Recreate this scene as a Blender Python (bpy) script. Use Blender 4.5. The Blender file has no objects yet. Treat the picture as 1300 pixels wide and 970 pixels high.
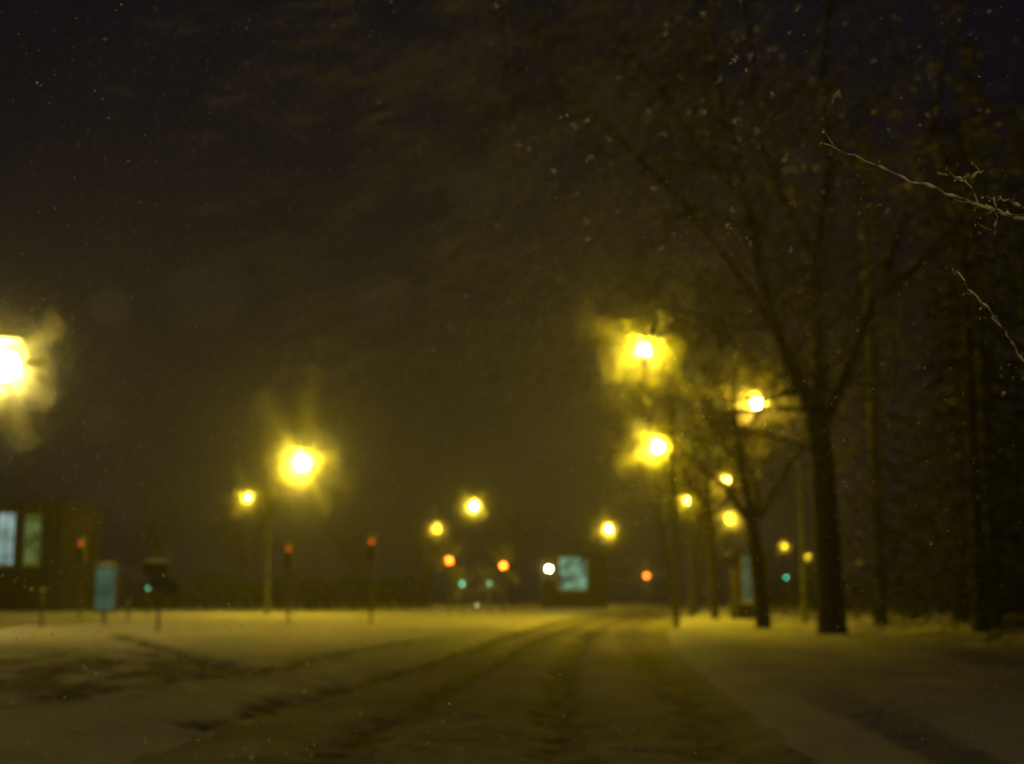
import bpy, math, random
from mathutils import Vector, noise, Matrix
random.seed(7)
sc = bpy.context.scene
COL = sc.collection
V = Vector
R = math.radians

# ------------------------------------------------------------------ camera
CAMZ = 1.2
FPX = 1805.0
PITCH = math.atan(270 / FPX)
cam_d = bpy.data.cameras.new('camera')
cam = bpy.data.objects.new('camera', cam_d); COL.objects.link(cam)
cam.location = (0, 0, CAMZ)
cam.rotation_euler = (math.pi / 2 + PITCH, 0, 0)
cam_d.sensor_width = 36; cam_d.lens = 36 * FPX / 1300
cam_d.clip_start = 0.05; cam_d.clip_end = 2000
cam_d.dof.use_dof = True
cam_d.dof.focus_distance = 4.2
cam_d.dof.aperture_fstop = 1.8
cam_d.dof.aperture_blades = 7
cam_d.dof.aperture_rotation = 0.3
sc.camera = cam
CP, SP = math.cos(PITCH), math.sin(PITCH)

def at(px, py, y):
    """world point at distance y (along the road) seen near photo pixel px, py"""
    u = (px - 650) / FPX; v = (485 - py) / FPX
    d = V((u, CP - v * SP, SP + v * CP))
    return V((0, 0, CAMZ)) + d * (y / d.y)

def gnd(px, py):
    u = (px - 650) / FPX; v = (485 - py) / FPX
    d = V((u, CP - v * SP, SP + v * CP))
    t = -CAMZ / d.z
    return V((d.x * t, d.y * t, 0))

# ------------------------------------------------------------------ materials
def new_mat(name):
    m = bpy.data.materials.new(name); m.use_nodes = True
    nt = m.node_tree; nt.nodes.clear()
    out = nt.nodes.new('ShaderNodeOutputMaterial')
    return m, nt, out

def surf(name, c1, c2=None, scale=8, rough=0.8, bump=0.3, metal=0.0, detail=4, transl=0.0):
    m, nt, out = new_mat(name)
    N = nt.nodes.new; L = nt.links.new
    b = N('ShaderNodeBsdfPrincipled'); b.inputs['Roughness'].default_value = rough
    b.inputs['Metallic'].default_value = metal
    tc = N('ShaderNodeTexCoord'); no = N('ShaderNodeTexNoise')
    no.inputs['Scale'].default_value = scale; no.inputs['Detail'].default_value = detail
    L(tc.outputs['Object'], no.inputs['Vector'])
    rmp = N('ShaderNodeValToRGB')
    rmp.color_ramp.elements[0].position = 0.35; rmp.color_ramp.elements[1].position = 0.65
    rmp.color_ramp.elements[0].color = (*c1, 1); rmp.color_ramp.elements[1].color = (*(c2 or c1), 1)
    L(no.outputs['Fac'], rmp.inputs['Fac']); L(rmp.outputs['Color'], b.inputs['Base Color'])
    if bump:
        bp = N('ShaderNodeBump'); bp.inputs['Strength'].default_value = bump; bp.inputs['Distance'].default_value = 0.03
        L(no.outputs['Fac'], bp.inputs['Height']); L(bp.outputs['Normal'], b.inputs['Normal'])
    if transl:
        tr = N('ShaderNodeBsdfTranslucent'); tr.inputs['Color'].default_value = (*c1, 1)
        mx = N('ShaderNodeMixShader'); mx.inputs[0].default_value = transl
        L(b.outputs[0], mx.inputs[1]); L(tr.outputs[0], mx.inputs[2]); L(mx.outputs[0], out.inputs['Surface'])
    else:
        L(b.outputs[0], out.inputs['Surface'])
    return m

def glow(name, col, strength, scale=0, lo=0.3):
    m, nt, out = new_mat(name)
    N = nt.nodes.new; L = nt.links.new
    e = N('ShaderNodeEmission'); e.inputs['Color'].default_value = (*col, 1); e.inputs['Strength'].default_value = strength
    if scale:
        tc = N('ShaderNodeTexCoord'); no = N('ShaderNodeTexNoise'); no.inputs['Scale'].default_value = scale
        L(tc.outputs['Object'], no.inputs['Vector'])
        mr = N('ShaderNodeMapRange'); mr.inputs[1].default_value = 0.38; mr.inputs[2].default_value = 0.62
        mr.inputs[3].default_value = lo * strength; mr.inputs[4].default_value = strength
        L(no.outputs['Fac'], mr.inputs[0]); L(mr.outputs[0], e.inputs['Strength'])
    L(e.outputs[0], out.inputs['Surface'])
    return m

SOD = (1.0, 0.70, 0.006)
ORG = (1.0, 0.50, 0.06)
M = {
    'bark': surf('bark', (0.018, 0.015, 0.013), (0.038, 0.032, 0.028), 6, 0.9, 0.8),
    'twig': surf('twig', (0.025, 0.02, 0.016), (0.05, 0.04, 0.03), 9, 0.85, 0.3),
    'icebark': surf('ice_coated_bark', (0.06, 0.05, 0.04), (0.62, 0.6, 0.58), 38, 0.5, 0.5),
    'snowc': surf('clinging_snow', (0.8, 0.8, 0.8), (0.7, 0.72, 0.75), 30, 0.7, 0.3),
    'leaf': surf('withered_leaf', (0.16, 0.11, 0.045), (0.28, 0.2, 0.09), 5, 0.7, 0, transl=0.4),
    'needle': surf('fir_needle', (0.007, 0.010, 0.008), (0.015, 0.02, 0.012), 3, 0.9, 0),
    'paint': surf('dark_paint', (0.045, 0.05, 0.05), (0.06, 0.06, 0.058), 12, 0.5, 0.1),
    'metal': surf('grey_metal', (0.16, 0.16, 0.15), (0.22, 0.22, 0.2), 12, 0.45, 0.1, 0.6),
    'wall': surf('dark_render', (0.018, 0.016, 0.015), (0.026, 0.024, 0.022), 2, 0.9, 0.3),
    'brick': surf('dark_brick', (0.03, 0.02, 0.016), (0.045, 0.03, 0.025), 4, 0.9, 0.3),
    'frame': surf('window_frame', (0.2, 0.2, 0.19), (0.26, 0.26, 0.25), 10, 0.6, 0),
    'glassdark': surf('unlit_pane', (0.02, 0.022, 0.025), (0.03, 0.03, 0.032), 1, 0.15, 0),
    'sign': surf('sign_sheet', (0.02, 0.035, 0.08), (0.03, 0.045, 0.10), 6, 0.4, 0),
    'signy': surf('sign_yellow', (0.12, 0.10, 0.03), (0.14, 0.12, 0.04), 6, 0.5, 0),
    'flare_ice': surf('flare_spike_ice', (0.85, 0.85, 0.85), (0.9, 0.9, 0.9), 20, 0.35, 0.2, transl=0.5),
    'flake': surf('snow_flake', (0.85, 0.86, 0.88), (0.85, 0.86, 0.88), 4, 0.6, 0, transl=0.5),
    'sod': glow('sodium_bulb', (1, .86, .4), 1300),
    'sod_mid': glow('sodium_bulb_mid', (1, .86, .4), 400),
    'sod_left': glow('sodium_bulb_left', (1, .86, .4), 400),
    'fill_near': glow('fill_bulb_near', SOD, 200),
    'sod_far': glow('sodium_bulb_far', (1, .84, .3), 900),
    'sod_org': glow('sodium_bulb_amber', (1.0, 0.78, 0.25), 800),
    'sod_dim': glow('sodium_bulb_dim', (1.0, 0.66, 0.03), 200),
    'red': glow('red_signal_light', (1.0, 0.22, 0.03), 60),
    'redorg': glow('orange_red_signal_light', (1.0, 0.11, 0.008), 75),
    'reddim': glow('weak_red_signal_light', (1.0, 0.16, 0.015), .8),
    'pale': glow('pale_marker_light', (1.0, .85, .5), 14),
    'green': glow('green_signal_light', (0.12, 0.9, 0.5), 7),
    'white': glow('white_lamp_light', (1.0, 0.80, 0.40), 70),
    'amber': glow('amber_beacon_light', (1.0, 0.2, 0.02), 8),
    'teal': glow('teal_lit_pane', (0.26, 0.56, 0.36), 0.18, 1.1, 0.5),
    'tealw': glow('pale_lit_pane', (0.52, 0.80, 0.74), 0.6, 0.9, 0.4),
    'greenw': glow('yellow_green_lit_pane', (0.34, 0.52, 0.14), 0.3, 1.5, 0.2),
    'teal_far': glow('far_shop_light', (0.38, 0.80, 0.52), 0.5, 1.1, 0.05),
}

# ------------------------------------------------------------------ mesh builder
LAMPS = {'sod': (SOD, 2800), 'sod_left': (SOD, 520), 'sod_mid': (SOD, 2100), 'sod_far': (SOD, 640), 'sod_org': ((1.0, .6, .015), 700), 'sod_dim': ((1, .66, .03), 220), 'fill_near': ((1, .75, .2), 1300)}
for k in LAMPS: M[k].cycles.emission_sampling = 'NONE'
for k in ('reddim', 'teal', 'tealw', 'greenw', 'teal_far', 'green', 'amber'): M[k].cycles.emission_sampling = 'NONE'
for k, v in (('sod', 120), ('sod_mid', 100), ('sod_left', 120), ('sod_far', 60), ('sod_org', 90), ('sod_dim', 12)):
    M[k].node_tree.nodes['Emission'].inputs['Strength'].default_value = v
class MB:
    def __init__(s): s.v = []; s.f = []
    def add(s, vs, fs):
        o = len(s.v); s.v += [tuple(p) for p in vs]; s.f += [tuple(i + o for i in f) for f in fs]
    def box(s, c, d, rz=0, taper=1.0):
        c = V(c); x, y, z = d[0] / 2, d[1] / 2, d[2] / 2
        vs = []
        for sz in (-1, 1):
            k = taper if sz > 0 else 1
            for sx, sy in ((-1, -1), (1, -1), (1, 1), (-1, 1)):
                p = V((sx * x * k, sy * y * k, sz * z)); p.rotate(Matrix.Rotation(rz, 3, 'Z')); vs.append(c + p)
        s.add(vs, [(3, 2, 1, 0), (4, 5, 6, 7), (0, 1, 5, 4), (1, 2, 6, 5), (2, 3, 7, 6), (3, 0, 4, 7)])
    def tube(s, pts, rad, n=6, cap=True):
        pts = [V(p) for p in pts]
        if not hasattr(rad, '__len__'): rad = [rad] * len(pts)
        vs = []; fs = []
        for i, p in enumerate(pts):
            a = pts[max(i - 1, 0)]; b = pts[min(i + 1, len(pts) - 1)]
            t = (b - a).normalized()
            ref = V((1, 0, 0)) if abs(t.x) < 0.8 else V((0, 1, 0))
            u = t.cross(ref).normalized(); w = t.cross(u)
            for k in range(n):
                an = 2 * math.pi * k / n
                vs.append(p + (u * math.cos(an) + w * math.sin(an)) * rad[i])
        for i in range(len(pts) - 1):
            for k in range(n):
                k2 = (k + 1) % n
                fs.append((i * n + k, i * n + k2, (i + 1) * n + k2, (i + 1) * n + k))
        if cap:
            fs.append(tuple(range(n))); fs.append(tuple((len(pts) - 1) * n + k for k in reversed(range(n))))
        s.add(vs, fs)
    def ball(s, c, r, seg=14, rings=8, jag=0.0, sq=(1, 1, 1), rnd=None):
        c = V(c); vs = []; fs = []
        rnd = rnd or random
        for i in range(rings + 1):
            th = math.pi * i / rings
            for k in range(seg):
                ph = 2 * math.pi * k / seg
                q = r * (1 + (rnd.uniform(-jag, jag) if 0 < i < rings else 0))
                vs.append(c + V((math.sin(th) * math.cos(ph) * q * sq[0], math.sin(th) * math.sin(ph) * q * sq[1], math.cos(th) * q * sq[2])))
        for i in range(rings):
            for k in range(seg):
                k2 = (k + 1) % seg
                fs.append((i * seg + k, (i + 1) * seg + k, (i + 1) * seg + k2, i * seg + k2))
        s.add(vs, fs)
    def disc(s, c, r, n=18, th=0.02, axis='y'):
        s.tube([V(c) + V((0, -th / 2, 0)), V(c) + V((0, th / 2, 0))], r, n)
    def build(s, name, mat, parent=None, smooth=False):
        me = bpy.data.meshes.new(name)
        me.from_pydata(s.v, [], s.f); me.validate()
        me.materials.append(M[mat] if isinstance(mat, str) else mat)
        if smooth:
            me.polygons.foreach_set('use_smooth', [True] * len(me.polygons))
        o = bpy.data.objects.new(name, me); COL.objects.link(o)
        if parent: o.parent = parent
        return o

def tag(o, label=None, cat=None, group=None, kind=None):
    if label: o['label'] = label
    if cat: o['category'] = cat
    if group: o['group'] = group
    if kind: o['kind'] = kind
    return o
def empty(name, loc, label, cat, group=None, rz=0):
    o = bpy.data.objects.new(name, None); COL.objects.link(o)
    o.location = loc; o.rotation_euler.z = rz
    return tag(o, label, cat, group)

# ------------------------------------------------------------------ ground and road
def P2(pts): return [gnd(*p).xy for p in pts]
def smooth_line(pts, n=8):
    out = []
    q = [pts[0]] + pts + [pts[-1]]
    for i in range(1, len(q) - 2):
        for k in range(n):
            t = k / n
            out.append(0.5 * ((2 * q[i]) + (-q[i - 1] + q[i + 1]) * t + (2 * q[i - 1] - 5 * q[i] + 4 * q[i + 1] - q[i + 2]) * t * t + (-q[i - 1] + 3 * q[i] - 3 * q[i + 1] + q[i + 2]) * t ** 3))
    out.append(pts[-1]); return out
tracks = [  # centre line in photo pixels on the ground, width (m), depth, darkness
    (P2([(255, 930), (420, 881), (500, 858), (580, 832), (655, 806), (715, 790), (770, 781)]), 0.22, 0.05, 0.95),
    (P2([(420, 960), (540, 895), (600, 860), (650, 829), (700, 806), (752, 789), (800, 780)]), 0.30, 0.05, 0.8),
    (P2([(700, 960), (706, 895), (714, 855), (730, 825), (757, 801), (795, 786), (830, 778)]), 0.34, 0.05, 0.75),
    (P2([(905, 960), (880, 900), (845, 860), (812, 828), (800, 803), (815, 788), (842, 779)]), 0.45, 0.05, 0.5),
    (P2([(150, 812), (230, 838), (290, 860), (322, 868), (370, 852), (440, 836), (500, 824), (560, 816)]), 0.30, 0.06, 1.0),
    (P2([(60, 900), (180, 882), (250, 872), (322, 870)]), 0.35, 0.06, 0.9),
    (P2([(230, 812), (330, 812), (430, 810), (520, 806)]), 0.25, 0.04, 0.4),
    (P2([(0, 838), (110, 835), (200, 842), (300, 856)]), 0.4, 0.05, 0.7),
]
TR = [(smooth_line(a, 6), b, c, d) for a, b, c, d in tracks]
road_l = smooth_line(P2([(200, 960), (400, 893), (520, 850), (640, 808), (720, 786), (790, 775), (850, 768)]), 6)
road_r = smooth_line(P2([(1010, 960), (935, 900), (880, 850), (850, 820), (850, 798), (868, 783), (905, 772)]), 6)
def seg_d(p, a, b):
    ab = b - a; t = max(0, min(1, (p - a).dot(ab) / max(ab.length_squared, 1e-9)))
    return (p - a - ab * t).length
def line_x(line, y):
    for a, b in zip(line, line[1:]):
        if (a.y - y) * (b.y - y) <= 0 and a.y != b.y:
            return a.x + (b.x - a.x) * (y - a.y) / (b.y - a.y)
    if y < line[0].y:
        a, b = line[0], line[1]; return a.x + (b.x - a.x) / (b.y - a.y) * (y - a.y) * 0.3
    return line[-1].x + (y - line[-1].y) * 0.5
def ground_at(x, y):
    """height and slush factor"""
    p = V((x, y)); h = 0.0; s = 0.0
    if 5 < y < 200 and -30 < x < 30:
        wob = noise.noise(V((x * 1.7, y * 0.9, 3.1))) * 0.16 + noise.noise(V((x * 6, y * 4, 3.1))) * 0.10
        tex = noise.fractal(V((x * 3.1, y * 1.6, 0)), 0.8, 2.0, 3) * 1.2
        for ln, w, dp, dk in TR:
            if not (ln[0].y - 4 < y < ln[-1].y + 4 or ln[-1].y - 4 < y < ln[0].y + 4 or abs(ln[0].y - ln[-1].y) < 12): continue
            dmin = 99
            for a, b in zip(ln, ln[1:]):
                if min(a.y, b.y) - 2 > y or max(a.y, b.y) + 2 < y: continue
                dd = seg_d(p, a, b)
                if dd < dmin: dmin = dd
            ww = w * .85 * (1 + y / 50)
            dmin = abs(dmin + wob)
            k = max(0, 1 - dmin / ww)
            if k > 0:
                k = k * k * (3 - 2 * k)
                s = max(s, min(1, k * dk * (1.5 + 1.6 * tex)))
                h -= dp * k
            e = math.exp(-((dmin - ww * 1.3) / (0.12 + .002 * y)) ** 2); h += 0.025 * e
    # churned patch on the lower left
    cx, cy = -7.2, 20.0
    g = math.exp(-(((x - cx) / 3.4) ** 2 + ((y - cy) / 4.2) ** 2))
    n2 = noise.fractal(V((x * 1.3, y * 0.9, 9)), 0.9, 2.0, 4)
    if g > 0.05:
        k = max(0, min(1, (n2 * 1.6 + 0.65) * g * 2.0)); s = max(s, k * 0.95); h += n2 * 0.08 * g
    xl, xr = line_x(road_l, y), line_x(road_r, y)
    inroad = xl < x < xr
    edge = min(abs(x - xl), abs(x - xr))
    if x > xr and y < 90:   # shade under the trees, painted into the snow colour
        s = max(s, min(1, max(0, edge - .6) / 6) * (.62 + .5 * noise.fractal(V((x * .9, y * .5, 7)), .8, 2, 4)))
    if not inroad:
        h += 0.10 * min(1, edge / 0.7) + 0.05 * noise.fractal(V((x * 0.25, y * 0.2, 5)), 1, 2, 3) * min(1, edge / 3)
        far = max(0, y - 14)
        # low mounds of ploughed snow left of the road
        h += 0.10 * max(0, noise.noise(V((x * 0.12, y * 0.07, 1.5)))) * min(1, edge / 5)
    h += 0.026 * noise.fractal(V((x * 2.3, y * 1.7, 1)), .7, 2, 4) + 0.02 * s * noise.noise(V((x * 9, y * 6, 2)))
    return h, s, inroad
def axis(lo, mid0, mid1, hi, fine, grow):
    c = []; x = mid0
    while x < mid1: c.append(x); x += fine
    st = fine; x = mid1
    while x < hi: c.append(x); st *= grow; x += st
    c.append(hi); st = fine; x = mid0 - fine
    while x > lo: c.append(x); st *= grow; x -= st
    c.append(lo); return sorted(c)
xs = axis(-190, -13, 12, 190, 0.11, 1.06)
ys = []; y = 5.0
while y < 430: ys.append(y); y += max(0.12, y * 0.0085)
ys.append(430); y = 5.0; st = .3
while y > -28: y -= st; st *= 1.3; ys.append(max(y, -29))
ys = sorted(set(ys))
verts = []; sl = []; rd = []
for y in ys:
    for x in xs:
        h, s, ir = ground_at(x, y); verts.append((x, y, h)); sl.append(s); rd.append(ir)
nx = len(xs)
gf, rf = [], []
for j in range(len(ys) - 1):
    for i in range(nx - 1):
        q = (j * nx + i, j * nx + i + 1, (j + 1) * nx + i + 1, (j + 1) * nx + i)
        (rf if sum(rd[k] for k in q) >= 2 and ys[j] > -28 else gf).append(q)
def ground_mat(name, base1, base2):
    m, nt, out = new_mat(name); N = nt.nodes.new; L = nt.links.new
    b = N('ShaderNodeBsdfPrincipled'); b.inputs['Roughness'].default_value = 0.75
    at_ = N('ShaderNodeAttribute'); at_.attribute_name = 'slush_shade'
    tc = N('ShaderNodeTexCoord')
    n1 = N('ShaderNodeTexNoise'); n1.inputs['Scale'].default_value = 0.35; n1.inputs['Detail'].default_value = 6
    n2 = N('ShaderNodeTexNoise'); n2.inputs['Scale'].default_value = 5; n2.inputs['Detail'].default_value = 5
    L(tc.outputs['Object'], n1.inputs['Vector']); L(tc.outputs['Object'], n2.inputs['Vector'])
    r1 = N('ShaderNodeValToRGB'); r1.color_ramp.elements[0].position = .35; r1.color_ramp.elements[1].position = .68
    r1.color_ramp.elements[0].color = (*base1, 1); r1.color_ramp.elements[1].color = (*base2, 1)
    L(n1.outputs['Fac'], r1.inputs['Fac'])
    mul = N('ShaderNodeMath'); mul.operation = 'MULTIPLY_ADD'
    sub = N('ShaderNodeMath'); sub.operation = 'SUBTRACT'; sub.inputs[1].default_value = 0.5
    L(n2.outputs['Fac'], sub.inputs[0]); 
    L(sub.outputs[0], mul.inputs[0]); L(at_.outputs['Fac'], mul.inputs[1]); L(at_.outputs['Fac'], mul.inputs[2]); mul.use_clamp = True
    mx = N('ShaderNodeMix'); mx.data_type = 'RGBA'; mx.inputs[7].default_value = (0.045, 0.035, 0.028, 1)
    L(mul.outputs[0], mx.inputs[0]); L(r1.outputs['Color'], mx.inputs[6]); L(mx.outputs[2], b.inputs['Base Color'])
    bp = N('ShaderNodeBump'); bp.inputs['Strength'].default_value = 0.9; bp.inputs['Distance'].default_value = 0.08
    L(n2.outputs['Fac'], bp.inputs['Height']); L(bp.outputs['Normal'], b.inputs['Normal'])
    L(b.outputs[0], out.inputs['Surface']); return m
def sheet(name, faces, mat):
    used = {}; vv = []; ff = []; ss = []
    for f in faces:
        q = []
        for k in f:
            if k not in used: used[k] = len(vv); vv.append(verts[k]); ss.append(sl[k])
            q.append(used[k])
        ff.append(q)
    me = bpy.data.meshes.new(name); me.from_pydata(vv, [], ff)
    a = me.attributes.new('slush_shade', 'FLOAT', 'POINT'); a.data.foreach_set('value', ss)
    me.polygons.foreach_set('use_smooth', [True] * len(me.polygons))
    me.materials.append(mat)
    o = bpy.data.objects.new(name, me); COL.objects.link(o); tag(o, kind='structure'); return o
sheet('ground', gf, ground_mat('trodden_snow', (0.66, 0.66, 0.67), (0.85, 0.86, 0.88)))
sheet('road', rf, ground_mat('packed_road_snow', (0.30, 0.28, 0.26), (0.54, 0.52, 0.50)))

# ------------------------------------------------------------------ street lamps
def street_lamp(px, py, H, side, mat, label, r=0.2, arm=1.5, spikes=26, seed=0, group='yellow street lamps along the road', y=None, lean=0.0):
    rnd = random.Random(seed * 31 + 5)
    if y is None:
        d = at(px, py, 10); y = 10 * (H - CAMZ) / (d.z - CAMZ)
    p = at(px, py, y)
    root = empty('street_lamp', (p.x + side * arm, p.y, 0), label, 'street lamp', group)
    L = V((-side * arm, 0, H)) # bulb, local
    top = H + 0.35
    b = MB(); b.tube([(lean, 0, -.1), (lean, 0, 0.9), (lean, 0, .92), (0, 0, top - .5)], [.13, .12, .085, .05], 10); b.build('pole', 'paint', root, True)
    b = MB(); n = 7
    pts = [V((0, 0, top - .5)).lerp(V((-side * arm * .75, 0, top)), t / n) + V((0, 0, 0.25 * math.sin(t / n * math.pi * .6))) for t in range(n + 1)]
    b.tube(pts, .035, 8); b.build('arm', 'paint', root, True)
    b = MB()
    hx = L.x
    b.ball((hx, 0, H + r * 1.7), max(.28, r * 1.05), 14, 8, 0, (1.3, .9, .28)); hd = b.build('lamp_head', 'metal', root, True)
    b = MB(); b.ball((hx, 0, H + r * 1.7 + .1), max(.26, r * 1.0), 14, 8, .12, (1.3, .85, .33), rnd); b.build('snow_cap', 'snowc', hd, True)
    b = MB(); b.ball(L, r * .8, 16, 10, 0.06, (1, 1, 1.05), rnd); b.build('bulb', mat, root, True)
    col, st = LAMPS[mat]
    ld = bpy.data.lights.new('lamp_light', 'POINT'); ld.color = col; ld.shadow_soft_size = r; ld.use_soft_falloff = False; ld.energy = 4 * math.pi ** 2 * min(r, .25) ** 2 * st
    lo = bpy.data.objects.new('lamp_light', ld); COL.objects.link(lo); lo.parent = root; lo.location = L
    if spikes:
        b = MB()
        for i in range(spikes):   # added ice needles that shape the ragged flare of the lamp
            a = rnd.uniform(0, 2 * math.pi); e = rnd.gauss(-0.2, .7)
            d = V((math.cos(a) * math.cos(e), math.sin(a) * math.cos(e), math.sin(e) - .15)).normalized()
            l = rnd.uniform(.12, .55) * (1.4 if rnd.random() < .12 else 1)
            s0 = L + d * r * 1.02
            b.tube([s0, s0 + d * l * .5 + V((0, 0, -.02)), s0 + d * l + V((0, 0, -.05))], [.03, .016, .004], 5)
        tag(b.build('flare_spikes', 'flare_ice', root, True), kind='stuff')
    return root, V((p.x, p.y, H))
lamps = []
def SL(*a, **k):
    r, p = street_lamp(*a, seed=len(lamps) + 1, **k); lamps.append((p, a, k.get('r', .2))); return r
SL(6, 465, 8.2, -1, 'sod_left', 'huge glaring street lamp at the left edge of the view, cut by the frame', r=.5, spikes=50)
SL(818, 445, 10, 1, 'sod', 'highest glaring yellow street lamp standing left of the big bare tree', r=.27, arm=1.0, spikes=40)
SL(384, 588, 8.5, -1, 'sod_mid', 'large yellow street lamp with a tall ragged halo left of the road', r=.42, spikes=60, arm=1.8)
SL(961, 514, 8.5, 1, 'sod_org', 'amber glaring street lamp caught in the twigs beside the big tree trunk', r=.28, spikes=50, arm=1.6)
SL(836, 568, 8.5, 1, 'sod_mid', 'yellow street lamp directly below the highest lamp of the right hand row', r=.30, spikes=34)
SL(602, 643, 8.5, -1, 'sod_far', 'bright spiky street lamp above the two red signals in the middle', r=.32, spikes=46)
SL(773, 672, 7.8, 1, 'sod_far', 'tall narrow glow of a street lamp right of the teal shop window', r=.28, spikes=30)
SL(314, 631, 8.5, -1, 'sod_far', 'small yellow street lamp just left of the large ragged one', r=.2, spikes=20)
SL(555, 672, 7.8, -1, 'sod_dim', 'faint small yellow street lamp left of the bright spiky one', r=.3, spikes=20)
SL(873, 636, 8.5, 1, 'sod_far', 'third and smaller street lamp down the right hand row', r=.24, spikes=26)
SL(922, 610, 7.8, 1, 'sod_org', 'small amber street lamp below the twig caught one', r=.2, spikes=26)
SL(927, 659, 7, 1, 'sod_dim', 'wide blotchy dim street lamp low between the two park trunks', r=.3, spikes=46)
SL(996, 694, 5, 1, 'sod_dim', 'tiny yellow park lamp left of the big trunk', r=.11, spikes=8, arm=.5)
SL(1026, 707, 5, 1, 'sod_dim', 'tiny double yellow park lamp touching the big trunk', r=.15, spikes=8, arm=.5)
SL(1093, 716, 5, 1, 'sod_dim', 'tiny weak park lamp alone in the dark right of the big trunk', r=.08, spikes=8, arm=.5)
# added lamp behind the camera, unseen, lights the near branch
rb, pb = street_lamp(0, 0, 4.6, -1, 'fill_near', 'added unseen lamp behind the viewer that lights the near twig', r=.12, seed=77, y=50)
rb.location = (.4, -3.6, 0)

# ------------------------------------------------------------------ traffic signals, small lights
smalls = []
def signal(px, py, y, mat, label, which=0, name='traffic_light', base_px=None, size=.11, cat='traffic light', sign=False):
    p = at(px, py, y)
    root = empty(name, (p.x, p.y, 0), label, cat, 'traffic lights at the crossing')
    z = p.z
    if mat != 'reddim': smalls.append((p + V((0, -.3, 0)), .0))
    zc = z - (.30 * (1 - which))
    b = MB(); b.tube([(0, .18, -.1), (0, .18, zc + .7)], .06, 8); b.build('pole', 'paint', root, True)
    b = MB(); b.box((0, 0, zc), (.34, .24, 1.0)); hs = b.build('signal_head', 'paint', root)
    for k in range(3):
        zz = zc + .30 * (1 - k)
        on = (k == which)
        b = MB(); b.ball((0, -.13, zz), size, 12, 8, 0, (1, .35, 1)); b.build('lens', mat if on else 'glassdark', root, True)
        b = MB(); a0 = [V((math.cos(t) * .135, -.13, zz + math.sin(t) * .135)) for t in [math.pi * i / 6 for i in range(7)]]
        vs = a0 + [q + V((0, -.2, 0)) for q in a0]
        b.add(vs, [(i, i + 1, i + 8, i + 7) for i in range(6)]); b.build('visor', 'paint', hs)
    b = MB(); b.ball((0, 0, zc + .52), .2, 10, 6, .1, (1, .8, .35)); b.build('snow_cap', 'snowc', root, True)
    if sign:
        b = MB(); b.disc((0, 0, zc + 1.15), .33, 22, .03); b.build('round_sign', 'signy', root)
        b = MB(); b.tube([(0, .18, zc + .5), (0, .18, zc + 1.4)], .04, 8); b.build('sign_post', 'paint', root)
    return root
signal(570, 712, 88, 'redorg', 'bright orange red signal left of the pair in the middle distance', size=.17)
signal(639, 718, 88, 'redorg', 'orange red signal right of the pair in the middle distance', size=.15)
signal(587, 741, 92, 'green', 'green signal glowing beneath the left orange red one', which=2, size=.10)
signal(622, 741, 92, 'green', 'tiny green signal between the two orange red ones', which=2, size=.055)
signal(472, 688, 54, 'reddim', 'dark signal post with weak red light in the middle of the snow field', size=.10)
signal(367, 697, 58, 'reddim', 'faint orange red signal under the large ragged street lamp', size=.09)
signal(104, 690, 62, 'reddim', 'red signal with round sign on top beside the lit left building', size=.10, sign=True)
# small lights low by the crossing
def post_light(px, py, y, mat, label, r, name='beacon_post', cat='beacon'):
    p = at(px, py, y); root = empty(name, (p.x, p.y, 0), label, cat)
    if r > .1: smalls.append((p, r))
    b = MB(); b.tube([(0, 0, -.1), (0, 0, p.z - r)], .05, 8); b.build('post', 'paint', root, True)
    b = MB(); b.ball((0, 0, p.z), r, 12, 8); b.build('light', mat, root, True)
    b = MB(); b.tube([(0, 0, p.z + r * .9), (0, 0, p.z + r * 1.2), (0, 0, p.z + r * 1.6)], [r * 1.5, r * 1.3, r * .3], 12); b.build('cap', 'paint', root)
    b = MB(); b.ball((0, 0, p.z + r * 1.6), r * 1.1, 10, 6, .1, (1, 1, .4)); b.build('snow_cap', 'snowc', root, True)
    return root
post_light(697, 722, 98, 'white', 'white lantern on a low post left of the teal shop window', .15, 'lantern_post', 'lantern')
post_light(821, 731, 98, 'amber', 'single amber beacon right of the teal shop window', .17)
post_light(605, 768, 92, 'pale', 'tiny pale marker light close to the ground between the red signals', .03, 'marker_light', 'marker light')
post_light(188, 747, 75, 'green', 'small teal light left of the dark direction sign', .035, 'marker_light', 'marker light')
post_light(998, 733, 80, 'green', 'tiny teal light between the two park trunks on the right', .05, 'marker_light', 'marker light')

# ------------------------------------------------------------------ signs and posts
def sign_post(px, bpy_, label):
    g = gnd(px, bpy_); root = empty('direction_sign', (g.x, g.y, 0), label, 'road sign')
    b = MB(); b.tube([(0, 0, -.1), (0, 0, 2.1)], .05, 8); b.build('post', 'paint', root)
    b = MB(); w, h = 1.05, .34
    vs = []
    for yy in (-.02, .02):
        vs += [(-.35, yy - .05, 1.55), (.5, yy - .05, 1.18), (.68, yy - .05, 1.3), (.66, yy - .05, 1.5), (-.22, yy - .05, 1.9)]
    b.add(vs, [(0, 1, 2, 3, 4), (9, 8, 7, 6, 5)] + [(i, (i + 1) % 5, 5 + (i + 1) % 5, 5 + i)[::-1] for i in range(5)]); b.build('arrow_board', 'sign', root)
    b = MB(); b.box((-.1, -.09, 1.98), (.8, .07, .4)); b.build('name_board', 'paint', root)
    b = MB(); b.ball((-.1, -.06, 2.19), .4, 12, 6, .1, (1, .15, .18)); b.build('snow_cap', 'snowc', root, True)
sign_post(200, 806, 'dark sign post with a slanting arrow board on the left snow field')
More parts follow.
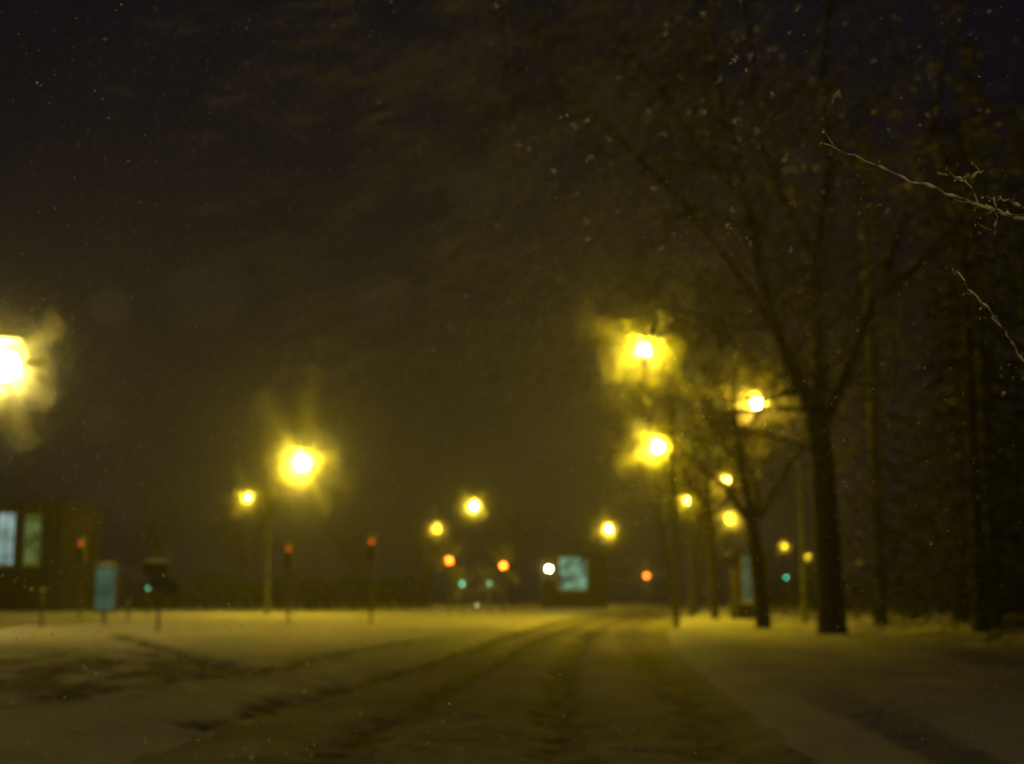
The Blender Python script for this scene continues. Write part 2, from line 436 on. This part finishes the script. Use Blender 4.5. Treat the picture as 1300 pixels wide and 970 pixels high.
def bollard(px, py, h, label):
    g = gnd(px, py); root = empty('marker_post', (g.x, g.y, 0), label, 'post', 'short posts on the snow field')
    b = MB(); b.tube([(0, 0, -.1), (0, 0, h)], .05, 8); b.build('shaft', 'paint', root)
    b = MB(); b.tube([(0, 0, h * .72), (0, 0, h * .84)], .055, 8); b.build('band', 'frame', root)
    b = MB(); b.ball((0, 0, h), .08, 8, 6, .1, (1, 1, .8)); b.build('snow_cap', 'snowc', root, True)
bollard(52, 800, 1.35, 'short dark post at the far left before the building')
bollard(162, 793, .9, 'short dark post right of the lit teal panel')
# lit panel
g = gnd(132, 794)
root = empty('lit_display_panel', g, 'tall teal lit display panel on a short foot, left side', 'display panel')
b = MB(); b.box((0, 0, .25), (.12, .12, .6)); b.build('foot', 'paint', root)
b = MB()
for c, d in (((-.42, 0, 1.42), (.08, .2, 1.86)), ((.42, 0, 1.42), (.08, .2, 1.86)), ((0, 0, 2.31), (.76, .2, .08)), ((0, 0, .53), (.76, .2, .08))): b.box(c, d)
b.build('frame', 'paint', root)
b = MB(); b.box((0, 0, 1.42), (.755, .1, 1.69)); b.build('lit_panel', 'teal', root)
b = MB(); b.ball((0, 0, 2.37), .45, 12, 6, .1, (1, .25, .22)); b.build('snow_cap', 'snowc', root, True)

# ------------------------------------------------------------------ buildings
def building(name, x0, x1, y, depth, h, mat, label, wins, roof='flat', lit_doors=(), cols=6, rows=2, cat='building'):
    cx = (x0 + x1) / 2; w = x1 - x0
    root = empty(name, (cx, y, 0), label, cat)
    b = MB(); b.box((0, depth / 2, h / 2 - .1), (w, depth, h + .2)); b.build('wall', mat, root)
    b = MB()
    if roof == 'flat': b.box((0, depth / 2, h + .15), (w + .5, depth + .5, .25))
    else:
        e = .4
        b.add([(-w / 2 - e, -e, h), (w / 2 + e, -e, h), (w / 2 + e, depth + e, h), (-w / 2 - e, depth + e, h), (-w / 2 - e, depth / 2, h + 3), (w / 2 + e, depth / 2, h + 3)],
              [(0, 1, 5, 4), (2, 3, 4, 5), (0, 4, 3), (1, 2, 5), (3, 2, 1, 0)])
    b.build('roof', 'wall', root)
    for (px0, px1, py0, py1, wm) in wins:
        a = at(px0, py1, y - .06); c = at(px1, py0, y - .06)
        lx0, lx1 = a.x - cx, c.x - cx
        b = MB(); z0, z1 = a.z, c.z; t = .09
        for cc, dd in ((((lx0 + lx1) / 2, -.04, z0 - t / 2), (lx1 - lx0 + 2 * t, .1, t)), (((lx0 + lx1) / 2, -.04, z1 + t / 2), (lx1 - lx0 + 2 * t, .1, t)),
                       ((lx0 - t / 2, -.04, (z0 + z1) / 2), (t, .1, z1 - z0)), ((lx1 + t / 2, -.04, (z0 + z1) / 2), (t, .1, z1 - z0)),
                       (((lx0 + lx1) / 2, -.05, (z0 + z1) / 2), (.06, .06, z1 - z0))): b.box(cc, dd)
        f = b.build('window', 'frame', root)
        b = MB(); b.box(((lx0 + lx1) / 2, -.005, (z0 + z1) / 2), (lx1 - lx0, .03, z1 - z0)); b.build('pane', wm, f)
        b = MB(); b.box(((lx0 + lx1) / 2, -.09, z0 - t - .03), (lx1 - lx0 + .3, .2, .05)); b.build('sill', 'snowc', f)
    return root
yb = 96
building('corner_house', at(-140, 700, yb).x, at(78, 700, yb).x, yb, 9, 7.2, 'wall', 'dark corner house with two lit upstairs windows at the left edge',
         [(-4, 19, 652, 716, 'tealw'), (30, 52, 654, 716, 'greenw'), (-60, -30, 652, 716, 'glassdark')], 'flat')
yb = 118
building('shop', at(690, 700, yb).x, at(770, 700, yb).x, yb, 8, 4.2, 'brick', 'distant shop with a teal glowing window behind the white lantern',
         [(711, 744, 708, 748, 'teal_far')], 'flat')
yb = 64
building('kiosk', at(935, 700, yb).x, at(975, 700, yb).x, yb, 2.2, 2.9, 'wall', 'small kiosk with a teal lit front behind the slim park trunk',
         [(944, 960, 705, 762, 'teal')], 'flat', cat='kiosk')
# ------------------------------------------------------------------ trees
class Tree:
    def __init__(s, seed): s.r = random.Random(seed); s.wood = MB(); s.twig = MB(); s.snow = MB(); s.leaf = MB(); s.trunk = MB(); s.tips = []
def grow(T, p, d, L, r, lvl, maxlvl, up=0.05, kids=6, spread=.75, snow=.3):
    n = 6 if lvl == 0 else (5 if lvl == 1 else (4 if lvl < maxlvl else 3))
    pts = [p.copy()]; rr = [r]; q = p.copy(); dd = d.normalized()
    for i in range(n):
        dd = (dd + V((T.r.gauss(0, .13), T.r.gauss(0, .13), T.r.gauss(0, .1) + up))).normalized()
        q = q + dd * (L / n); pts.append(q.copy()); rr.append(r * (1 - (i + 1) / n * .78))
    mb = T.wood if lvl < maxlvl - 1 else T.twig
    mb.tube(pts, rr, 8 if lvl == 0 else (6 if lvl == 1 else 3), lvl < 2)
    if snow and lvl >= maxlvl - 2:
        for a, b_, ra in zip(pts, pts[1:], rr):
            if T.r.random() < snow and abs((b_ - a).normalized().z) < .8:
                o = V((0, 0, ra * .8 + .004)); w = T.r.uniform(.006, .018) if lvl == maxlvl else T.r.uniform(.012, .03)
                T.snow.tube([a + o, a.lerp(b_, .5) + o + V((0, 0, w * .5)), a.lerp(b_, T.r.uniform(.6, 1)) + o], [w * .4, w, w * .3], 4, False)
    if lvl == maxlvl:
        T.tips.append(pts[-1]); return
    for k in range(kids if lvl else kids + 2):
        t = T.r.uniform(.25, 1.0); i = min(int(t * n), n - 1); f = t * n - i
        bp = pts[i].lerp(pts[i + 1], f)
        ax = (pts[i + 1] - pts[i]).normalized()
        rv = V((T.r.gauss(0, 1), T.r.gauss(0, 1), T.r.gauss(0, .7))).normalized()
        side = (rv - ax * rv.dot(ax)).normalized()
        nd = (ax * (1 - spread * .6) + side * spread).normalized()
        grow(T, bp, nd, L * T.r.uniform(.45, .68), max(rr[i] * .5, .006), lvl + 1, maxlvl, up * .8, kids, spread, snow)
def finish(T, name, loc, label, cat='tree', group=None, leaves=0, leafsize=.05, woodm='bark', twigm='twig'):
    root = empty(name, loc, label, cat, group)
    T.trunk.build('trunk', 'bark', root, True)
    if T.wood.v: T.wood.build('limbs', woodm, root, True)
    if T.twig.v: tag(T.twig.build('twigs', twigm, root), kind='stuff')
    if T.snow.v: tag(T.snow.build('snow_lumps', 'snowc', root), kind='stuff')
    if leaves and T.tips:
        for i in range(leaves):
            c = T.r.choice(T.tips) + V((T.r.gauss(0, .08), T.r.gauss(0, .08), T.r.gauss(0, .08)))
            s = leafsize * T.r.uniform(.6, 1.3)
            a = V((T.r.gauss(0, 1), T.r.gauss(0, 1), T.r.gauss(0, 1))).normalized() * s
            b_ = a.orthogonal().normalized() * s * .55
            T.leaf.add([c - a, c + b_ * .9 + a * .1 + V((0, 0, s * .2)), c + a, c - b_ * .9 + a * .1], [(0, 1, 2, 3)])
        tag(T.leaf.build('leaves', 'leaf', root), kind='stuff')
    return root

# the big bare tree: trunk and main limbs follow the photo
g0 = gnd(1057, 809)
def loc_(px, py, dy=0): q = at(px, py, g0.y + dy); return q - g0
T = Tree(3)
tr = [V((0, 0, -.2)), V((.0, 0, .25)), loc_(1054, 740), loc_(1048, 640), loc_(1043, 575), loc_(1036, 530)]
T.trunk.tube(tr, [.52, .42, .36, .33, .34, .30], 14)
for pts, r0 in (
    ([(1036, 530, 0), (1012, 480, -.5), (985, 420, -1), (965, 350, -1.5), (948, 260, -2.2), (925, 150, -3), (890, 40, -4)], .24),
    ([(1038, 545, 0), (1040, 450, .5), (1035, 330, 1), (1052, 210, 1), (1045, 90, 1.5), (1060, -60, 2)], .24),
    ([(1040, 550, 0), (1075, 470, 1), (1110, 380, 1.6), (1150, 270, 2), (1190, 140, 2), (1210, 0, 2)], .2),
    ([(985, 420, -1), (930, 340, -2), (860, 250, -3.5), (780, 170, -5), (700, 110, -7), (640, 90, -8)], .11),
    ([(948, 260, -2.2), (890, 190, -4), (820, 90, -5.5), (760, 10, -7), (720, -60, -8)], .10),
    ([(1035, 330, 1), (990, 250, -1), (960, 160, -3), (955, 60, -4.5), (940, -60, -5)], .12),
    ([(1110, 380, 1.6), (1180, 330, .5), (1240, 250, -1), (1300, 190, -2)], .09),
    ([(1043, 575, 0), (1000, 560, -.8), (950, 545, -1.6), (905, 550, -2.2), (880, 570, -2.6)], .05),
    ([(1012, 480, -.5), (970, 470, -1.6), (925, 430, -2.4), (880, 400, -3), (830, 390, -3.6)], .05)):
    P = [loc_(*q) for q in pts]; n = len(P)
    T.wood.tube(P, [r0 * (1 - .8 * i / (n - 1)) for i in range(n)], 8)
    for i in range(1, n):
        ax = (P[i] - P[i - 1]).normalized()
        for k in range(4 if r0 > .06 else 2):
            bp_ = P[i - 1].lerp(P[i], T.r.random())
            rv = V((T.r.gauss(0, 1), T.r.gauss(0, 1), T.r.gauss(.1, .8))).normalized()
            nd = (ax * .5 + (rv - ax * rv.dot(ax)).normalized() * .8).normalized()
            grow(T, bp_, nd, T.r.uniform(2.0, 4.0) * (1 if r0 > .06 else .5), max(.02, r0 * .25), 1, 4, .0, 5, .8, .16)
finish(T, 'bare_tree', g0, 'big bare tree with thick dark trunk and wide snowy crown on the right', leaves=900, leafsize=.06)

def tree(px, py, h, r, label, seed, lean=(0, 0), kids=5, maxlvl=3, name='bare_tree', first=.45, y=None, x=None, group='bare trees behind the big one', snow=.15):
    g = gnd(px, py) if y is None else V((x, y, 0))
    T = Tree(seed)
    th = h * first
    pts = [V((0, 0, -.2)), V((0, 0, .3)), V((lean[0] * .5, lean[1] * .5, th * .6)), V((lean[0], lean[1], th))]
    T.trunk.tube(pts, [r * 1.4, r * 1.1, r * .95, r * .8], 10)
    for k in range(5):
        a = 2 * math.pi * k / 5 + T.r.random(); e = T.r.uniform(.6, 1.2)
        base = pts[2].lerp(pts[3], T.r.uniform(.5, 1)) if k else pts[3]
        d = V((math.cos(a) * math.cos(e), math.sin(a) * math.cos(e), math.sin(e))) if k else V((0, 0, 1))
        grow(T, base, d, (h - th) * T.r.uniform(.7, 1) * (1 if k == 0 else .8), r * .55, 0, maxlvl, .06, kids, .7, snow)
    return finish(T, name, g, label, group=group)
tree(969, 801, 10, .24, 'slim dark tree directly left of the big trunk, foot in drifted snow', 11, (-.35, 0), first=.42)
tree(908, 789, 11, .16, 'thin hazy tree left of the slim dark one', 12, (-.2, 0), first=.5)
tree(884, 782, 12, .16, 'hazy thin trunk under the third lamp of the right row', 13, (.55, 0), first=.5)
tree(858, 790, 8, .11, 'slender leaning tree standing nearest the road on the right', 14, (-.7, 0), first=.6, kids=4)
bgx = [(-52, 105), (-44, 118), (-36, 100), (-31, 125), (-24, 130), (-15, 140), (-9, 150), (0, 165), (9, 160), (20, 140), (26, 120), (31, 108)]
names_bg = ['farthest left', 'second from the left', 'third from the left', 'fourth from the left', 'fifth from the left', 'sixth from the left', 'left of the middle', 'in the middle behind the red signals', 'behind the teal shop', 'beyond the right row of lamps', 'beyond the park trunks', 'at the far right behind the firs']
for i, (x, y) in enumerate(bgx):
    tree(0, 0, 10 + (i * 37 % 5), .25, 'misty background tree, ' + names_bg[i], 30 + i, first=.3, y=y, x=x, maxlvl=3, kids=5, group='misty trees at the back of the field', snow=0)

def hedge(x0, x1, y, h, label, seed):
    rnd = random.Random(seed); root = empty('hedge', ((x0 + x1) / 2, y, 0), label, 'hedge'); L = x1 - x0
    b = MB()
    for k in range(int(L / .7)):
        x = -L / 2 + k * .7; b.tube([(x, 0, -.1), (x + rnd.gauss(0, .1), 0, h * .5), (x + rnd.gauss(0, .2), 0, h * .85)], [.04, .03, .01], 4)
    tag(b.build('stems', 'bark', root), kind='stuff')
    b = MB()
    for k in range(int(L * 170)):
        x = rnd.uniform(-L / 2, L / 2); hh = h * (.75 + .35 * noise.noise(V((x * .35, seed, 0))) + .2 * noise.noise(V((x * 1.3, seed, 5))))
        c = V((x, rnd.uniform(-.9, .9), hh * rnd.random() ** .8)); w = rnd.uniform(.1, .26)
        a = V((rnd.gauss(0, 1), rnd.gauss(0, 1), rnd.gauss(0, .7))).normalized() * w; e = a.orthogonal().normalized() * w * .5
        b.add([c - a, c + e, c + a, c - e], [(0, 1, 2, 3)])
    tag(b.build('foliage', 'needle', root), kind='stuff')
hedge(-30, -6, 108, 3.2, 'long dark uneven hedge across the back of the snow field', 5)
hedge(-44, -31, 100, 4.2, 'tall dark shrubbery right of the corner house', 6)
hedge(14, 34, 92, 3.0, 'dark hedge behind the park trunks on the right', 7)
# firs filling the dark right side
def fir(x, y, h, rad, label, seed):
    rnd = random.Random(seed); root = empty('fir_tree', (x, y, 0), label, 'fir tree', 'dark firs on the right')
    b = MB(); b.tube([(0, 0, -.2), (0, 0, h * .5), (0, 0, h)], [.28, .16, .02], 8); b.build('trunk', 'needle', root, True)
    b = MB(); z = h * .04 + .3
    while z < h:
        k = 1 - z / h; rr = rad * (k ** .8) * rnd.uniform(.8, 1.1) + .15
        nb = int(9 + 12 * k)
        for j in range(nb):
            a = rnd.uniform(0, 2 * math.pi); l = rr * rnd.uniform(.7, 1.15); dz = -l * rnd.uniform(.15, .45)
            d = V((math.cos(a), math.sin(a), 0)); sd = V((-d.y, d.x, 0))
            for s in range(13):
                t = rnd.uniform(.12, 1); c = V((0, 0, z)) + d * l * t + V((0, 0, dz * t * t + rnd.gauss(0, .04)))
                w = rnd.uniform(.18, .38) * (1.1 - .5 * t); e = (d * rnd.uniform(.4, 1) + sd * rnd.uniform(-1, 1)).normalized() * w
                f = e.cross(V((0, 0, 1))).normalized() * w * .3 + V((0, 0, rnd.uniform(-.06, .06)))
                b.add([c - f * .6, c + e * .6 - f * .4 + V((0, 0, -.04)), c + e * 1.3 + V((0, 0, -.12)), c + e * .6 + f * .5, c + f * .6], [(0, 1, 2, 3, 4)])
        z += h * .028 + .08
    b.build('crown', 'needle', root)
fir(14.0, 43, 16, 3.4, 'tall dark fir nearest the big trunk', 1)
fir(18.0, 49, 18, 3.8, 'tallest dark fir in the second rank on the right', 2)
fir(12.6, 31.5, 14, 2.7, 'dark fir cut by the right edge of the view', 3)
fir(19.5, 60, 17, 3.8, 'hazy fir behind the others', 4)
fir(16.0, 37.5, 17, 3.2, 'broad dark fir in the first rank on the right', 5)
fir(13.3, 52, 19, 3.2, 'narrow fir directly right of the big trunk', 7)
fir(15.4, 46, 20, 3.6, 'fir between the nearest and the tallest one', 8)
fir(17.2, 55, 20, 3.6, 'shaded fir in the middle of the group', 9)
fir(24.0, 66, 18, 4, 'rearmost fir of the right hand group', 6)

# near tree just outside the frame, its lit branch reaching in
nb = V((2.55, 4.6, 0))
T = Tree(21)
T.trunk.tube([V((0, 0, -.2)), V((0, 0, .3)), V((.05, 0, 1.5)), V((0, .05, 3.5)), V((.2, .1, 6))], [.24, .19, .16, .13, .09], 12)
def nl(px, py, y): return at(px, py, y) - nb
def branch(pts, r0, twigs=True, r1=.0015):
    P = [nl(*q) for q in pts]; n = len(P)
    Q = []
    for i in range(n - 1):
        for k in range(4): Q.append(P[i].lerp(P[i + 1], k / 4) + V((T.r.gauss(0, 1), T.r.gauss(0, 1), T.r.gauss(0, 1))) * .0034)
    Q.append(P[-1]); m = len(Q)
    rad = [r1 + (r0 - r1) * ((m - 1 - i) / (m - 1)) for i in range(m)]
    T.wood.tube(Q, rad, 7)
    for i in range(m - 1):
        if T.r.random() < .55:
            a, c = Q[i], Q[i + 1]; o = V((0, 0, rad[i] * .75)); w = T.r.uniform(.0015, .0045)
            T.snow.tube([a + o, a.lerp(c, .5) + o + V((0, 0, w * .4)), c + o], [w * .4, w, w * .4], 5, True)
        if twigs and T.r.random() < .3:
            d = V((T.r.uniform(-1, -.2), T.r.uniform(-.5, .5), T.r.uniform(-.4, .7))).normalized()
            l = T.r.uniform(.02, .08)
            T.twig.tube([Q[i], Q[i] + d * l * .5, Q[i] + d * l + V((0, 0, .01))], [rad[i] * .4, .0015, .0008], 4)
            T.snow.ball(Q[i] + d * l, T.r.uniform(.002, .004), 6, 4, .2)
branch([(1640, 400, 4.6), (1540, 360, 4.6), (1460, 330, 4.6), (1380, 305, 4.5), (1300, 278, 4.4), (1250, 262, 4.35), (1200, 245, 4.3), (1140, 225, 4.25), (1085, 199, 4.2), (1040, 180, 4.15)], .010)
branch([(1330, 288, 4.5), (1300, 262, 4.45), (1275, 254, 4.4), (1263, 247, 4.4)], .006)
branch([(1262, 300, 4.4), (1266, 275, 4.38), (1262, 250, 4.35)], .002)
branch([(1240, 262, 4.35), (1235, 238, 4.33), (1222, 226, 4.3), (1190, 220, 4.3)], .003)
branch([(1235, 225, 4.3), (1238, 221, 4.3), (1248, 217, 4.3)], .0025)
branch([(1640, 690, 4.6), (1530, 640, 4.6), (1420, 560, 4.6), (1350, 500, 4.6), (1298, 458, 4.6), (1278, 425, 4.55), (1258, 396, 4.5), (1235, 375, 4.5), (1215, 345, 4.5)], .006)
branch([(1650, 230, 4.65), (1540, 180, 4.65), (1440, 140, 4.7), (1370, 120, 4.9), (1310, 90, 5.0)], .01)
for z0, a in ((4.2, 2.8), (4.8, 2.2), (5.4, .8), (4.5, -.6)):
    d = V((math.cos(a) * .8, math.sin(a) * .8, .7))
    if math.cos(a) < 0: d = V((.3, math.sin(a), .8))
    grow(T, V((.1, .1, z0)), d, 2.2, .05, 1, 4, .03, 4, .7, .3)
finish(T, 'young_tree', nb, 'young tree at the right edge whose snowy twig crosses the view', group=None, woodm='icebark', twigm='icebark')

# ------------------------------------------------------------------ falling snow
rnd = random.Random(99)
S = MB()
def flake(p, s):
    a = V((rnd.gauss(0, 1), rnd.gauss(0, 1), rnd.gauss(0, 1))).normalized() * s
    b_ = a.orthogonal().normalized() * s * rnd.uniform(.5, 1); c_ = a.cross(b_).normalized() * s * rnd.uniform(.25, .6)
    S.add([p + a, p - a * .6 + b_, p - a * .6 - b_, p + c_], [(0, 1, 2), (0, 3, 1), (1, 3, 2), (2, 3, 0)])
n = 0
while n < 85000:
    y = 1.2 + 48 * rnd.random() ** .7
    x = rnd.uniform(-.42, .42) * y + rnd.uniform(-2, 2); z = rnd.uniform(0, 2 + .48 * y)
    if noise.noise(V((x * .5 + z * .3, y * .16, z * .9))) < rnd.uniform(-.35, .35): continue
    if y < 2.2 and rnd.random() < .7: continue
    flake(V((x, y, z)), rnd.uniform(.003, .010) * (.35 + min(1, y / 9) * .65)); n += 1
def halo_flakes(p, cnt, R0, s0, s1, seed, hole, zs=1.25):
    """flakes added round a lamp to shape its glare halo, in ragged tongues"""
    global rnd
    dirs = [(V((rnd.gauss(0, 1), rnd.gauss(0, .6), rnd.gauss(0, 1))).normalized(), rnd.uniform(.5, 1.5)) for _ in range(rnd.randint(6, 9))]
    for k in range(cnt):
        if rnd.random() < .6:
            d, l = rnd.choice(dirs); d = (d + V((rnd.gauss(0, .11), rnd.gauss(0, .11), rnd.gauss(0, .11)))).normalized()
            rr = hole + R0 * l * rnd.random() ** 1.15
        else:
            d = V((rnd.gauss(0, 1), rnd.gauss(0, 1), rnd.gauss(0, 1))).normalized(); rr = hole + abs(rnd.gauss(0, R0 * .5))
        q = d * rr; q.z *= zs; flake(p + q, rnd.uniform(s0, s1))
def stream(c, d, L, k, w, s0, s1):
    """flakes carried in one thin thread of the wind"""
    bend = V((rnd.gauss(0, .12), rnd.gauss(0, .2), rnd.gauss(0, .12)))
    for j in range(k):
        t = rnd.gauss(0, .4)
        flake(c + d * L * t + bend * L * t * t + V((rnd.gauss(0, w), rnd.gauss(0, w * 3), rnd.gauss(0, w))), rnd.uniform(s0, s1))
for k in range(4200):      # an eddy of the wind: threads turn round a centre high on the left
    px, py = rnd.gauss(690, 190), rnd.uniform(-30, 500)
    if px > 1150 or px < 150: continue
    yy = rnd.uniform(14, 47)
    c0 = at(px, py, yy)
    an = R(12 + (px - 350) / 650 * 48 + (py - 200) * .03 + rnd.gauss(0, 15))
    if noise.noise(V((px * .011, py * .017, 4))) < rnd.uniform(-.3, .25): continue
    d = V((math.cos(an), rnd.gauss(0, .35), math.sin(an))).normalized()
    stream(c0, d, rnd.uniform(.5, 1.5) * yy / 30, 50, .028 * yy / 30, .008, .018)
for px, py, yy, sz in ((140, 388, .75, .0058), (262, 372, .42, .0055), (485, 382, .55, .0035), (768, 466, .8, .0065), (130, 540, .8, .0035), (905, 590, .85, .0035), (600, 250, .6, .003), (1010, 205, .9, .0035), (700, 560, .7, .003)):
    flake(at(px, py, yy), sz); flake(at(px, py, yy + .01), sz)   # flakes added right before the lens, blurred into pale discs of light
for k in range(110):       # larger wet clumps near the crown
    px, py = rnd.gauss(860, 130), rnd.uniform(0, 330); yy = rnd.uniform(5, 13)
    c0 = at(px, py, yy)
    for j in range(5): flake(c0 + V((rnd.gauss(0, .006), rnd.gauss(0, .006), rnd.gauss(0, .006))), rnd.uniform(.008, .018))
for i, (p, a, r_) in enumerate(lamps):  # flakes packed round the lights stand in for their glare
    halo_flakes(p, (24000, 14000, 24000, 14000)[i] if i < 4 else (11000 if i < 12 else 2500), (1.6, 1.8, 2.3, 1.8)[i] if i < 4 else (1.5 if i < 12 else .7), .014, .034, i, r_ * 1.1, 1.5 if i in (2, 6, 7) else 1.15)
for p, r_ in smalls:
    halo_flakes(p, 3600, 1.1, .012, .024, 0, r_ + .08)
o = S.build('falling_snow', 'flake'); tag(o, 'fine wind driven snow falling through the whole scene, with extra flakes shaping the lamp halos', 'snowfall', kind='stuff')

# ------------------------------------------------------------------ air
b = MB(); b.box((0, 200.5, 14.5), (384, 461, 31))
hz = b.build('haze', 'paint'); tag(hz, 'snowy night air glowing round the lamps', 'haze', kind='stuff')
m, nt, out = new_mat('haze'); pv = nt.nodes.new('ShaderNodeVolumePrincipled')
pv.inputs['Color'].default_value = (.92, .9, .88, 1); pv.inputs['Density'].default_value = .00095; pv.inputs['Anisotropy'].default_value = .78
nt.links.new(pv.outputs[0], out.inputs['Volume']); hz.data.materials.clear(); hz.data.materials.append(m); m.cycles.volume_sampling = 'EQUIANGULAR'

# ------------------------------------------------------------------ night sky
w = bpy.data.worlds.new('World'); sc.world = w; w.use_nodes = True
nt = w.node_tree; bg = nt.nodes['Background']
bg.inputs['Color'].default_value = (.6, .45, 1.0, 1); bg.inputs['Strength'].default_value = .006
w.cycles.sampling_method = 'NONE'

# ------------------------------------------------------------------ render settings
sc.render.engine = 'CYCLES'
sc.view_settings.view_transform = 'Standard'; sc.view_settings.look = 'None'
sc.view_settings.exposure = 0; sc.view_settings.gamma = 1
c = sc.cycles
c.use_denoising = True; c.denoiser = 'OPENIMAGEDENOISE'; c.use_adaptive_sampling = False; c.sample_clamp_indirect = 0.6; c.sample_clamp_direct = 120
c.max_bounces = 4; c.diffuse_bounces = 2; c.volume_bounces = 1; c.transmission_bounces = 2; c.transparent_max_bounces = 4
c.use_light_tree = True
c.caustics_reflective = False; c.caustics_refractive = False
